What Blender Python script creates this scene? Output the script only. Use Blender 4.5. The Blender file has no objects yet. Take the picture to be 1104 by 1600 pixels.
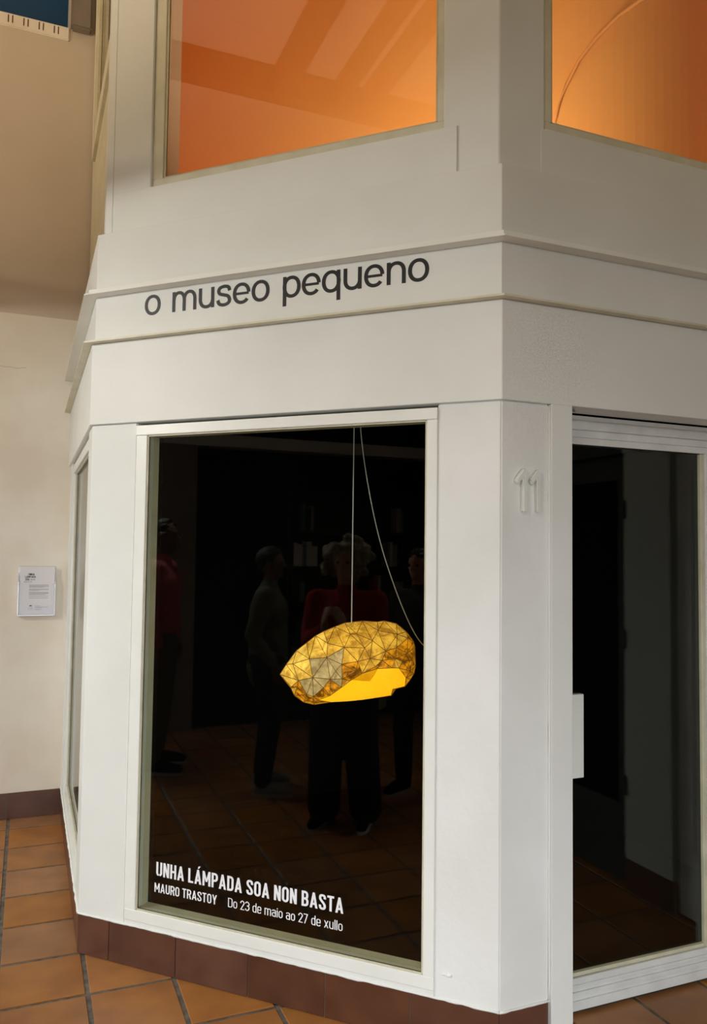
import bpy, bmesh, math, random
from mathutils import Vector, Matrix, noise
from mathutils.geometry import delaunay_2d_cdt
random.seed(7)
SC = bpy.context.scene
COL = SC.collection
PI = math.pi
# ------------------------------------------------------------------ camera
cam_d = bpy.data.cameras.new('camera'); cam = bpy.data.objects.new('camera', cam_d); COL.objects.link(cam)
FW = Vector((0.37916544, 0.9239385, 0.05070722)); RT = Vector((0.92480922, -0.38021939, 0.01269306)); UP = Vector((-0.03100747, -0.04208173, 0.9986329))
m = Matrix((RT, UP, -FW)).transposed().to_4x4(); m.translation = (0, 0, 1.6)
cam.matrix_world = m
cam_d.sensor_fit = 'VERTICAL'; cam_d.sensor_height = 24.0; cam_d.lens = 24.0 * 1236.78 / 1600.0
cam_d.clip_start = 0.02; cam_d.clip_end = 100
SC.camera = cam
# ------------------------------------------------------------------ world, exposure
w = bpy.data.worlds.new('world'); SC.world = w; w.use_nodes = True
w.node_tree.nodes['Background'].inputs[0].default_value = (1.0, 0.77, 0.47, 1)
w.node_tree.nodes['Background'].inputs[1].default_value = 0.22
SC.view_settings.view_transform = 'Standard'; SC.view_settings.look = 'None'
SC.view_settings.exposure = 0.0; SC.view_settings.gamma = 1.0; SC.view_settings.use_curve_mapping = False
def area(name, loc, target, sx, sy, power, color, spread=180):
    l = bpy.data.lights.new(name, 'AREA'); l.shape = 'RECTANGLE'; l.size = sx; l.size_y = sy
    l.energy = power; l.color = color; l.spread = math.radians(spread)
    o = bpy.data.objects.new(name, l); COL.objects.link(o); o.location = loc
    o.rotation_euler = (Vector(target) - Vector(loc)).to_track_quat('-Z', 'Y').to_euler()
    return o
area('entrance_daylight', (-3.35, 4.1, 1.15), (0.4, 3.4, 0.25), 1.9, 1.7, 20, (0.86, 0.95, 1.0), 90)
area('gallery_light_left', (-2.3, 2.9, 2.90), (0.3, 3.2, 0.7), 0.6, 0.6, 62, (1.0, 0.98, 0.90))
area('gallery_light_back', (-1.3, 0.2, 2.90), (1.2, 2.6, 0.2), 0.6, 0.6, 31, (1.0, 0.95, 0.88))
area('gallery_light_right', (1.0, -1.6, 2.90), (1.6, 2.2, 0.2), 0.6, 0.6, 24, (1.0, 0.95, 0.86))
area('low_fill_behind', (0.0, -2.0, 0.75), (1.3, 2.3, -0.25), 1.7, 1.0, 25, (0.84, 0.93, 1.0), 76)  # added low cool fill to brighten the lower walls, no real shop light
area('roof_fill', (-3.3, 2.4, 3.4), (-3.0, 2.6, 6.7), 3.0, 3.0, 230, (1.0, 0.84, 0.60))  # added unseen fill, brightens the roof mirrored in the upper pane
area('upper_window_room_light', (1.55, 2.72, 3.0), (1.9, 3.2, 4.0), 0.3, 0.3, 24, (1.0, 0.80, 0.52))

# ------------------------------------------------------------------ helpers
S5 = math.sqrt(.5)
C0 = Vector((1.42, 2.197)); L = 1.6815; C1 = Vector((0.231, 3.386)); D = 1.775; C2 = Vector((0.231, 5.161)); EX = 2.69
class Face:
    def __init__(s, o, t, n): s.o, s.t, s.n = Vector(o), Vector(t), Vector(n)
    def P(s, u, z, d=0):
        q = s.o + s.t * u + s.n * d
        return Vector((q.x, q.y, z))
FR = Face(C0, (-S5, S5), (-S5, -S5)); RI = Face(C0, (1, 0), (0, -1)); LE = Face(C1, (0, 1), (-1, 0)); FA = Face(C2, (1, 0), (0, -1))

def obj(name, bm, mat=None, parent=None, smooth=False, mats=None):
    bmesh.ops.recalc_face_normals(bm, faces=bm.faces)
    me = bpy.data.meshes.new(name); bm.to_mesh(me); bm.free()
    if smooth:
        for p in me.polygons: p.use_smooth = True
    for mm in (mats or [mat]): me.materials.append(mm)
    o = bpy.data.objects.new(name, me); COL.objects.link(o)
    if parent: o.parent = parent
    return o
def thing(name, label, cat, loc=(0, 0, 0), group=None, rz=0):
    o = bpy.data.objects.new(name, None); COL.objects.link(o); o.location = loc; o.rotation_euler = (0, 0, rz)
    o.empty_display_size = .1
    o['label'] = label; o['category'] = cat
    if group: o['group'] = group
    return o
def tag(o, label, cat=None, group=None):
    o['label'] = label
    if cat: o['category'] = cat
    if group: o['group'] = group
    return o
def struct(o, label=None):
    o['kind'] = 'structure'
    if label: o['label'] = label
    return o
def local(bm, root):
    bmesh.ops.transform(bm, matrix=Matrix.Translation(-Vector(root.location)), verts=bm.verts)
    return bm
def prism(bm, pts, z0, z1):
    a = [bm.verts.new((p[0], p[1], z0)) for p in pts]; b = [bm.verts.new((p[0], p[1], z1)) for p in pts]
    n = len(pts)
    bm.faces.new(a); bm.faces.new(b[::-1])
    for i in range(n): bm.faces.new((a[i], b[i], b[(i + 1) % n], a[(i + 1) % n]))
    return bm
def fbox(bm, F, u0, u1, z0, z1, d0, d1):
    return prism(bm, [F.P(u0, 0, d0), F.P(u1, 0, d0), F.P(u1, 0, d1), F.P(u0, 0, d1)], z0, z1)
def box(bm, x0, x1, y0, y1, z0, z1):
    return prism(bm, [(x0, y0), (x1, y0), (x1, y1), (x0, y1)], z0, z1)
def bev(bm, w=.002, seg=1):
    bmesh.ops.recalc_face_normals(bm, faces=bm.faces)
    bmesh.ops.bevel(bm, geom=[e for e in bm.edges if len(e.link_faces) == 2 and e.calc_face_angle(0) > .3], offset=w, segments=seg, affect='EDGES', clamp_overlap=True)
    return bm
def off(poly, d):
    """offset an open plan polyline outward (left faces) by d with mitred corners"""
    out = []
    ns = []
    for a, b in zip(poly[:-1], poly[1:]):
        t = (b - a).normalized(); ns.append(Vector((t.y, -t.x)))
    for i, p in enumerate(poly):
        if i == 0: out.append(p + ns[0] * d)
        elif i == len(poly) - 1: out.append(p + ns[-1] * d)
        else:
            n = (ns[i - 1] + ns[i]); n = n / n.dot(ns[i]); out.append(p + n * d)
    return out
PLAN = [C2, C1, C0, Vector((EX, C0.y))]       # left face, front face, right face
def _chk():
    t = (C1 - C2).normalized(); n = Vector((t.y, -t.x)); return n
SGN = 1 if _chk().x < 0 else -1
def ring(bm, dout, din, z0, z1, plan=PLAN):
    o = off(plan, dout * SGN); i = off(plan, din * SGN)
    return prism(bm, o + i[::-1], z0, z1)
def tube(bm, pts, r, seg=8, cap=True):
    pts = [Vector(p) for p in pts]; rings = []
    up = Vector((0, 0, 1))
    for i, p in enumerate(pts):
        t = (pts[min(i + 1, len(pts) - 1)] - pts[max(i - 1, 0)]).normalized()
        a = t.cross(up if abs(t.z) < .95 else Vector((1, 0, 0))).normalized(); b = t.cross(a)
        rr = r[i] if isinstance(r, (list, tuple)) else r
        rings.append([bm.verts.new(p + (a * math.cos(k * 2 * PI / seg) + b * math.sin(k * 2 * PI / seg)) * rr) for k in range(seg)])
    for A, B in zip(rings[:-1], rings[1:]):
        for k in range(seg): bm.faces.new((A[k], A[(k + 1) % seg], B[(k + 1) % seg], B[k]))
    if cap: bm.faces.new(rings[0]); bm.faces.new(rings[-1][::-1])
    return bm

# ------------------------------------------------------------------ materials
def M(name, col, rough=.5, metal=0, spec=.5, emit=None, estr=0):
    m = bpy.data.materials.new(name); m.use_nodes = True
    b = m.node_tree.nodes['Principled BSDF']
    b.inputs['Base Color'].default_value = (*col, 1); b.inputs['Roughness'].default_value = rough
    b.inputs['Metallic'].default_value = metal; b.inputs['Specular IOR Level'].default_value = spec
    if emit: b.inputs['Emission Color'].default_value = (*emit, 1); b.inputs['Emission Strength'].default_value = estr
    return m
def noisy(m, colA, colB, scale, lo=.35, hi=.65, bump=0, bscale=None, detail=6, objrand=0, stretch=None, bdist=.002):
    nt = m.node_tree; N = nt.nodes; Lk = nt.links; b = N['Principled BSDF']
    tc = N.new('ShaderNodeTexCoord'); src = tc.outputs['Object']
    geo = N.new('ShaderNodeNewGeometry'); src = geo.outputs['Position']
    if stretch:
        mp = N.new('ShaderNodeMapping'); mp.inputs['Scale'].default_value = stretch; Lk.new(src, mp.inputs[0]); src = mp.outputs[0]
    n = N.new('ShaderNodeTexNoise'); n.inputs['Scale'].default_value = scale; n.inputs['Detail'].default_value = detail; Lk.new(src, n.inputs[0])
    r = N.new('ShaderNodeValToRGB'); r.color_ramp.elements[0].position = lo; r.color_ramp.elements[1].position = hi
    r.color_ramp.elements[0].color = (*colA, 1); r.color_ramp.elements[1].color = (*colB, 1)
    Lk.new(n.outputs['Fac'], r.inputs[0]); out = r.outputs[0]
    if objrand:
        oi = N.new('ShaderNodeObjectInfo'); hs = N.new('ShaderNodeHueSaturation')
        mr = N.new('ShaderNodeMapRange'); mr.inputs['To Min'].default_value = 1 - objrand; mr.inputs['To Max'].default_value = 1 + objrand
        Lk.new(oi.outputs['Random'], mr.inputs[0]); Lk.new(mr.outputs[0], hs.inputs['Value'])
        ms = N.new('ShaderNodeMath'); ms.operation = 'MULTIPLY'; ms.inputs[1].default_value = 7.31; Lk.new(oi.outputs['Random'], ms.inputs[0])
        fr = N.new('ShaderNodeMath'); fr.operation = 'FRACT'; Lk.new(ms.outputs[0], fr.inputs[0])
        m2 = N.new('ShaderNodeMapRange'); m2.inputs['To Min'].default_value = .88; m2.inputs['To Max'].default_value = 1.02
        Lk.new(fr.outputs[0], m2.inputs[0]); Lk.new(m2.outputs[0], hs.inputs['Saturation'])
        Lk.new(out, hs.inputs['Color']); out = hs.outputs[0]
    Lk.new(out, b.inputs['Base Color'])
    if bump:
        n2 = N.new('ShaderNodeTexNoise'); n2.inputs['Scale'].default_value = bscale or scale * 6; n2.inputs['Detail'].default_value = 5; Lk.new(src, n2.inputs[0])
        bp = N.new('ShaderNodeBump'); bp.inputs['Strength'].default_value = bump; bp.inputs['Distance'].default_value = bdist
        Lk.new(n2.outputs['Fac'], bp.inputs['Height']); Lk.new(bp.outputs[0], b.inputs['Normal'])
    return m
WHITE = noisy(M('white_paint', (.8, .8, .76), .42, spec=.35), (.74, .75, .705), (.815, .825, .785), 2.2, .3, .7, bump=.35, bscale=24, bdist=.003)
WHITE2 = noisy(M('white_plaster_rough', (.8, .8, .76), .55, spec=.3), (.75, .755, .715), (.83, .835, .81), 3.0, .3, .7, bump=.6, bscale=38, bdist=.004)
FRAME = noisy(M('white_gloss_frame', (.8, .8, .74), .32), (.79, .80, .74), (.86, .865, .82), 5, .3, .7, bump=.1, bscale=60)
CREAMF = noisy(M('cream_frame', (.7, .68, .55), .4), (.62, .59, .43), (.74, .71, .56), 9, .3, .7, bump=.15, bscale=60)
BEAD = noisy(M('yellowed_bead', (.6, .57, .42), .4), (.50, .47, .33), (.66, .62, .46), 14, .3, .7)
GASKET = M('dark_gasket', (.03, .028, .02), .7)
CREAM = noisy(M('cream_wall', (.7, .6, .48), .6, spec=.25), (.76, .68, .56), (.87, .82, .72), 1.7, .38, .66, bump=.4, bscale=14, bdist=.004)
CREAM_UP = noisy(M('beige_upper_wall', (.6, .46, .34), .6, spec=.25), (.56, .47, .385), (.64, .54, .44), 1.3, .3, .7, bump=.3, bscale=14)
TILE = noisy(M('terracotta_tile', (.3, .13, .05), .34, spec=.25), (.29, .112, .028), (.44, .180, .038), 5.5, .3, .72, bump=.25, bscale=30, objrand=.15, bdist=.002)
SKIRT = noisy(M('brown_glazed_skirting', (.09, .035, .02), .28, spec=.5), (.085, .030, .015), (.125, .048, .024), 7, .35, .75, bump=.1, bscale=20, objrand=.12)
GROUT = noisy(M('grey_grout', (.12, .10, .08), .9), (.085, .075, .062), (.20, .17, .14), 30, .35, .7, bump=.5, bscale=80)
GROUTL = M('pale_mortar', (.34, .28, .22), .9)
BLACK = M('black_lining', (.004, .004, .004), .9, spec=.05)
DARK = M('dark_shop_interior', (.006, .006, .006), .8, spec=.1)
LETTER = M('black_vinyl', (.008, .008, .008), .45)
WLETTER = M('white_vinyl', (.86, .86, .88), .6, emit=None)
ORANGE = noisy(M('orange_painted_wall', (.9, .4, .12), .8, spec=.1), (.80, .36, .115), (.84, .40, .14), 1.2, .3, .7)
BLUE = M('blue_panel', (.002, .06, .17), .5)
SHADEP = M('greyed_white_paint', (.42, .44, .40), .6); GREYD = M('darkened_render', (.035, .034, .03), .8)  # both colours darkened to keep the facing shop dim in the door glass
GREYP = M('greyish_pink_lining', (.42, .30, .24), .8)
GREYB = noisy(M('grey_render', (.22, .18, .15), .8), (.19, .155, .13), (.25, .2, .17), 6)
CABLE = M('pale_cable', (.62, .58, .52), .5)
ACRYL = M('white_acrylic', (.72, .71, .74), .12)
PAPER = M('leaflet_paper', (.80, .78, .80), .7)
INKG = M('grey_print', (.30, .29, .30), .8)
INKP = M('pale_grey_print', (.48, .47, .48), .8)
ALU = noisy(M('white_painted_aluminium', (.72, .72, .70), .35), (.66, .66, .63), (.78, .78, .75), 12, .3, .7)
WOOD = M('dark_wood_shelf', (.03, .02, .012), .6)
def glassmat(name, tint=(1, 1, 1), extra=0.0):
    m = bpy.data.materials.new(name); m.use_nodes = True; nt = m.node_tree; N = nt.nodes; Lk = nt.links
    N.remove(N['Principled BSDF']); out = N['Material Output']
    geo = N.new('ShaderNodeNewGeometry'); mr = N.new('ShaderNodeMapRange'); mr.inputs['To Min'].default_value = 1.5; mr.inputs['To Max'].default_value = 1 / 1.5
    Lk.new(geo.outputs['Backfacing'], mr.inputs[0])
    fr = N.new('ShaderNodeFresnel'); Lk.new(mr.outputs[0], fr.inputs['IOR'])
    tr = N.new('ShaderNodeBsdfTransparent'); tr.inputs[0].default_value = (*tint, 1)
    gl = N.new('ShaderNodeBsdfGlossy'); gl.inputs['Roughness'].default_value = 0.0
    mx = N.new('ShaderNodeMixShader'); Lk.new(fr.outputs[0], mx.inputs[0]); Lk.new(tr.outputs[0], mx.inputs[1]); Lk.new(gl.outputs[0], mx.inputs[2])
    Lk.new(mx.outputs[0], out.inputs[0]); return m
GLASS = glassmat('clear_glass', (.93, .96, .92)); GLASSC = glassmat('clear_acrylic', (.97, .97, .98)); GLASSC.node_tree.nodes['Glossy BSDF'].inputs['Roughness'].default_value = .35

# ------------------------------------------------------------------ floor
bm = bmesh.new(); box(bm, -3.6, 2.9, -2.2, 5.3, -.06, -.004)
floor = struct(obj('floor', bm, GROUT), 'terracotta tiled floor with dark grey grout joints')
TW, TH = .3055, .3195; X0, Y0 = .251, 3.3875; J = .017
tm = None
def inside_kiosk(x, y):
    return x > C1.x + .02 and y > C0.y + .02 and (x + y) > (C0.x + C0.y) + .03
cells = []
for i in range(-13, 9):
    for j in range(-18, 7):
        xa, ya = X0 + i * TW, Y0 + j * TH
        cs = [(xa, ya), (xa + TW, ya), (xa, ya + TH), (xa + TW, ya + TH)]
        if all(inside_kiosk(*c) for c in cs) or ya > 5.16 or xa > 2.7: continue
        cx, cy = xa + TW / 2, ya + TH / 2
        cells.append((math.hypot(cx - .45, cy - 2.9) if True else 0, xa, ya))
cells.sort()
tile_meshes = []
def tile_bm(w, h, z0=-.02, z1=0, b=.0018):
    bm = bmesh.new(); box(bm, -w / 2, w / 2, -h / 2, h / 2, z0, z1)
    top = [e for e in bm.edges if all(v.co.z > z1 - 1e-6 for v in e.verts)]
    bmesh.ops.bevel(bm, geom=top, offset=b, segments=1, affect='EDGES'); return bm
rest = bmesh.new(); n_t = 0
for k, (d, xa, ya) in enumerate(cells):
    h = TH; yb = ya + TH
    yb = min(yb, 5.185 + J); hh = yb - ya - J; ww = TW - J
    if hh < .05: continue
    if n_t < 290:
        full = abs(hh - (TH - J)) < 1e-4
        if full and tile_meshes:
            o = bpy.data.objects.new('tile', tile_meshes[0]); COL.objects.link(o)
        else:
            o = obj('tile', tile_bm(ww, hh), TILE)
            if full: tile_meshes.append(o.data)
        o.parent = floor; o.location = (xa + TW / 2, ya + (yb - ya) / 2, random.uniform(-.0012, .0006)); n_t += 1
        o.rotation_euler = (random.uniform(-.002, .002), random.uniform(-.002, .002), random.uniform(-.003, .003))
    else:
        b2 = tile_bm(ww, hh); bmesh.ops.transform(b2, matrix=Matrix.Translation((xa + TW / 2, ya + (yb - ya) / 2, 0)), verts=b2.verts)
        me = bpy.data.meshes.new('t'); b2.to_mesh(me); b2.free(); rest.from_mesh(me); bpy.data.meshes.remove(me)
ro = obj('tile_field', rest, TILE, floor); ro['kind'] = 'stuff'

# ------------------------------------------------------------------ skirtings
def skirting(name, F, u0, u1, joints, lab, d=0.0, ht=.154):
    bm = bmesh.new(); fbox(bm, F, u0, u1, 0, ht - .002, d - .030, d - .006)
    s = struct(obj(name, bm, GROUTL), lab)
    js = [u0] + joints + [u1]
    for a, b in zip(js[:-1], js[1:]):
        if b - a < .01: continue
        bm = bmesh.new(); fbox(bm, F, a + .0015, b - .0015, .002, ht - .004, d - .014, d + random.uniform(-.0012, 0)); bev(bm, .0012)
        obj('skirting_tile', bm, SKIRT, s)
    return s
skirting('baseboard_front', FR, 0.0, L, [.297, .606, .909, 1.22, 1.53], 'brown tile skirting under the shop window')
skirting('baseboard_left', LE, 0.0, D, [.30, .605, .91, 1.22, 1.52], 'brown tile skirting along the receding left side')
skirting('baseboard_right', RI, 0.0, .187, [], 'brown tile skirting under the house number pillar')
skirting('baseboard_far', FA, -3.6, .0, [-3.3, -3.0, -2.7, -2.4, -2.1, -1.8, -1.5, -1.2, -.9, -.6, -.3], 'brown tile skirting of the cream far wall')

# ------------------------------------------------------------------ kiosk lower wall
WT = .10
bm = bmesh.new()
prism(bm, [FR.P(.215, 0), FR.P(0, 0), RI.P(.187, 0), RI.P(.187, 0, -WT), off(PLAN, -WT * SGN)[2], FR.P(.215, 0, -WT)], .154, 2.105)
bev(bm, .004, 2)
struct(obj('wall_corner_right', bm, WHITE2), 'white painted corner pillar between shop window and glass door')
bm = bmesh.new()
prism(bm, [LE.P(.2, 0), LE.P(0, 0), FR.P(1.458, 0), FR.P(1.458, 0, -WT), off(PLAN, -WT * SGN)[1], LE.P(.2, 0, -WT)], .154, 2.105)
bev(bm, .004, 2)
struct(obj('wall_corner_left', bm, WHITE), 'white painted corner pillar left of the shop window')
# painted lip where plaster meets skirting, uneven
def lip(name, F, u0, u1, z, rr=.0045, seed=0):
    bm = bmesh.new(); n = max(3, int((u1 - u0) / .02)); pts = []; rs = []
    for i in range(n + 1):
        u = u0 + (u1 - u0) * i / n; q = noise.noise(Vector((u * 9 + seed, 3.1, 0)))
        pts.append(F.P(u, z + .003 * q, .0005)); rs.append(rr * (1 + .5 * noise.noise(Vector((u * 30 + seed, 7.7, 1)))))
    tube(bm, pts, rs, 6); return struct(obj(name, bm, WHITE2, smooth=True), 'uneven bead of white paint along the skirting')
lip('trim_1', FR, 0.0, L, .156, seed=1); lip('trim_2', RI, 0, .187, .156, seed=5); lip('trim_3', LE, 0, D, .158, .006, seed=9)
# vertical paint bead between pillar and door post
bm = bmesh.new(); tube(bm, [RI.P(.186 + .002 * noise.noise(Vector((z * .2, 0, 0))), .16 + z * .0485, .002) for z in range(41)], [.004 + .002 * noise.noise(Vector((z * 1.7, 4, 0))) for z in range(41)], 6)
struct(obj('trim_4', bm, WHITE2, smooth=True))
# plaster lump
bm = bmesh.new()
for q in range(5):
    bmesh.ops.create_icosphere(bm, subdivisions=2, radius=.005 + .003 * random.random(), matrix=Matrix.Translation(FR.P(.185 - .006 * q, .235 + .003 * random.random(), -.001)))
struct(obj('trim_5', bm, WHITE2, smooth=True))
# door post flush with fascia
bm = bmesh.new(); fbox(bm, RI, .187, .273, 0, 2.105, -.13, .015); bev(bm, .0025)
struct(obj('trim_6', bm, WHITE), 'square white post beside the glass door')
# left face wall pieces
bm = bmesh.new(); fbox(bm, LE, 1.56, D, .154, 2.105, -WT, 0)
fbox(bm, LE, .2, 1.56, .154, .19, -WT, 0)
fbox(bm, FR, .215, 1.458, .154, .179, -.035, 0)
struct(obj('wall_left', bm, WHITE), 'short white wall joining shop to cream wall')
# right face wall pieces beyond the door
bm = bmesh.new(); fbox(bm, RI, 1.115, EX - C0.x, 0, 2.105, -.13, 0)
struct(obj('wall_right', bm, WHITE), 'white wall right of the glass door')
# fascia, ledges, sign band, upper band
bm = bmesh.new(); ring(bm, .012, -WT, 2.105, 2.438); bev(bm, .002); struct(obj('trim_7', bm, WHITE), 'deep white fascia above window and door')
bm = bmesh.new(); ring(bm, .045, -WT, 2.438, 2.445); struct(obj('trim_8', bm, CREAMF), 'thin lower ledge under the sign band')
bm = bmesh.new(); ring(bm, .0, -WT, 2.445, 2.634); struct(obj('wall_sign_band', bm, WHITE), 'cream white band carrying the shop name')
bm = bmesh.new(); ring(bm, .050, -WT, 2.634, 2.639); ring(bm, .030, -WT, 2.639, 2.660); struct(obj('trim_9', bm, FRAME), 'thicker ledge over the sign band')
bm = bmesh.new(); ring(bm, .0, -WT, 2.660, 2.900); bev(bm, .0015); struct(obj('wall_upper_band', bm, WHITE), 'plain white band below the orange windows')

# ------------------------------------------------------------------ upper storey
UO = -.05
bm = bmesh.new()   # corner mullion + side strips
pi = off(PLAN, UO * SGN); pj = off(PLAN, (UO - .12) * SGN)
ft = FR; RU = RI
prism(bm, [FR.P(.217, 0, UO), pi[2], RI.P(.204, 0, UO), RI.P(.204, 0, UO - .12), pj[2], FR.P(.217, 0, UO - .12)], 2.90, 5.3)
bev(bm, .003)
struct(obj('wall_upper_corner', bm, WHITE), 'beige corner mullion between the two orange windows')
bm = bmesh.new(); fbox(bm, FR, 1.463, 1.655, 2.90, 5.3, UO - .12, UO); bev(bm, .003)
struct(obj('wall_upper_left_strip', bm, WHITE), 'flat strip left of the larger orange window')
bm = bmesh.new(); fbox(bm, FR, .217, 1.463, 2.90, 3.088, UO - .12, UO)
struct(obj('wall_upper_front', bm, WHITE))
bm = bmesh.new(); fbox(bm, RI, .204, EX - C0.x, 2.90, 3.088, UO - .12, UO); fbox(bm, RI, 1.12, EX - C0.x, 3.088, 5.3, UO - .12, UO)
struct(obj('wall_upper_right', bm, WHITE))
bm = bmesh.new(); fbox(bm, FR, .167, 1.64, 2.902, 3.086, UO, UO + .006); bev(bm, .002)
struct(obj('trim_10', bm, WHITE), 'apron panel under the left orange window')
bm = bmesh.new(); fbox(bm, RI, .186, EX - C0.x, 2.902, 3.080, UO, UO + .006); bev(bm, .002)
struct(obj('trim_11', bm, WHITE), 'apron panel under the right orange window')
# left upper face
bm = bmesh.new(); prism(bm, [FR.P(1.655, 0, UO), FR.P(1.655, 0, UO - .09), (.33, 3.60), (.270, 3.60), (.262, 3.43)], 2.90, 5.3)
struct(obj('trim_12', bm, WHITE), 'narrow return of the upper corner')
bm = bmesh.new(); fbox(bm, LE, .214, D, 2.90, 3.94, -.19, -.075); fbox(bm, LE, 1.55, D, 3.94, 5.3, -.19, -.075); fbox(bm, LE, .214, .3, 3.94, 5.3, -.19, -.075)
struct(obj('wall_upper_left', bm, CREAMF), 'cream upper side wall of the shop')
def window(name, F, u0, u1, z0, z1, fw, dface, dglass, lab, fmat, hd=None, beads=BEAD, split=None, bead_w=.008, rev=.0):
    """frame rails + gasket + pane, all parts of one window"""
    wn = struct(thing(name, lab, None or 'window', F.P((u0 + u1) / 2, z0, 0))); del wn['category']
    ft_, fb_, fl, fr_ = fw
    def rail(nm, a, b, c, d, d0=dglass - .03, d1=dface, mat=fmat, bv=.002):
        bm = bmesh.new(); fbox(bm, F, a, b, c, d, d0, d1); bev(bm, bv); return obj(nm, local(bm, wn), mat, wn)
    rail('head_rail', u0, u1, z1 - ft_, z1, d1=dface + .003)
    rail('sill_rail', u0, u1, z0, z0 + fb_)
    rail('side_rail', u0, u0 + fr_, z0 + fb_, z1 - ft_); rail('side_rail', u1 - fl, u1, z0 + fb_, z1 - ft_)
    gu0, gu1, gz0, gz1 = u0 + fr_, u1 - fl, z0 + fb_, z1 - ft_
    for (a, b, c, d) in ((gu0, gu0 + bead_w, gz0, gz1), (gu1 - bead_w, gu1, gz0, gz1), (gu0, gu1, gz0, gz0 + bead_w), (gu0, gu1, gz1 - bead_w, gz1)):
        rail('glazing_bead', a, b, c, d, dglass - .006, dglass + (dface - dglass) * .55, beads, .001)
    for (a, b, c, d) in ((gu0 + bead_w, gu0 + bead_w + .002, gz0, gz1), (gu1 - bead_w - .002, gu1 - bead_w, gz0, gz1), (gu0, gu1, gz0 + bead_w, gz0 + bead_w + .0015), (gu0, gu1, gz1 - bead_w - .0015, gz1 - bead_w)):
        rail('gasket', a, b, c, d, dglass - .001, dglass + .0015, GASKET, .0002)
    bm = bmesh.new(); fbox(bm, F, gu0 + .001, gu1 - .001, gz0 + .001, gz1 - .001, dglass - .006, dglass)
    pane = obj('glass_pane', local(bm, wn), GLASS, wn)
    return wn, pane, (gu0, gu1, gz0, gz1)
W1, PANE1, g1 = window('window_1', FR, .215, 1.458, .176, 2.092, (.040, .042, .052, .038), .004, -.006, 'tall shop window with white frame and dark interior', FRAME, bead_w=.006)
# reveal behind the glass (lit pale lining, 7 cm deep)
bm = bmesh.new()
u0, u1, z0, z1 = g1; dd0, dd1 = -.075, -.036
fbox(bm, FR, u1 - .001, u1 + .012, z0 - .012, z1 + .012, dd0, dd1); fbox(bm, FR, u0 - .012, u0 + .001, z0 - .012, z1 + .012, dd0, dd1)
fbox(bm, FR, u0 - .012, u1 + .012, z0 - .012, z0 + .001, dd0, dd1); fbox(bm, FR, u0 - .012, u1 + .012, z1 - .001, z1 + .012, dd0, dd1)
obj('reveal_lining', local(bm, W1), CREAMF, W1)
W2, P2, g2 = window('window_2', FR, .217, 1.463, 3.088, 5.2, (.05, .034, .050, .026), UO - .012, UO - .026, 'upper window over the sign, glowing orange', CREAMF)
W3, P3, g3 = window('window_3', RI, .204, 1.12, 3.088, 5.2, (.05, .034, .03, .040), UO - .012, UO - .026, 'upper right window glowing orange', CREAMF)
W4, P4, g4 = window('window_4', LE, .2, 1.56, .19, 2.092, (.05, .05, .05, .03), -.01, -.03, 'narrowly seen side window of the shop', FRAME)
W5, P5, g5 = window('window_5', LE, .3, 1.55, 3.94, 5.2, (.05, .10, .06, .06), -.055, -.09, 'upper side window seen almost edge on', CREAMF)
bm = bmesh.new(); fbox(bm, FR, g2[1] - .001, g2[1] + .012, g2[2] - .012, 5.15, UO - .12, UO - .036); fbox(bm, FR, g2[0] - .012, g2[1] + .012, g2[2] - .012, g2[2] + .001, UO - .12, UO - .036)
obj('reveal_lining', local(bm, W2), GREYP, W2)
# edge strip of head rail and dark slit above the door
# ------------------------------------------------------------------ kiosk interior (black room below, orange room above)
inn = off(PLAN, -.16 * SGN)
bm = bmesh.new()
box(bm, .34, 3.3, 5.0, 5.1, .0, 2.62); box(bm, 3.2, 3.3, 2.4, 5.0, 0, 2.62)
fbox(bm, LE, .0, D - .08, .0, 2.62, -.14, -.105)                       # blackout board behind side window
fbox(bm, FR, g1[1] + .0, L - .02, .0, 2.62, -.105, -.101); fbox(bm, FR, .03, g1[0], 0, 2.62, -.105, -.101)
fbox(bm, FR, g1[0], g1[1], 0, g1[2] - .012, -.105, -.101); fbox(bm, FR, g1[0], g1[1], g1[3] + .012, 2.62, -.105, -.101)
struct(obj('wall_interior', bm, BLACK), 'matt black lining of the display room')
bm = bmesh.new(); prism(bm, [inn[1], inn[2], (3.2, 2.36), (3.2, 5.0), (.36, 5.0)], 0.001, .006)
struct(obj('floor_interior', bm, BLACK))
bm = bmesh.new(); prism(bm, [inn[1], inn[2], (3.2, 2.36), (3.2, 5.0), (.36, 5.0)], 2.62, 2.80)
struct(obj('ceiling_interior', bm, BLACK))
bm = bmesh.new(); prism(bm, [inn[1], inn[2], (3.2, 2.36), (3.2, 5.0), (.36, 5.0)], 2.82, 2.90)
struct(obj('floor_upper', bm, ORANGE))
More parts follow.
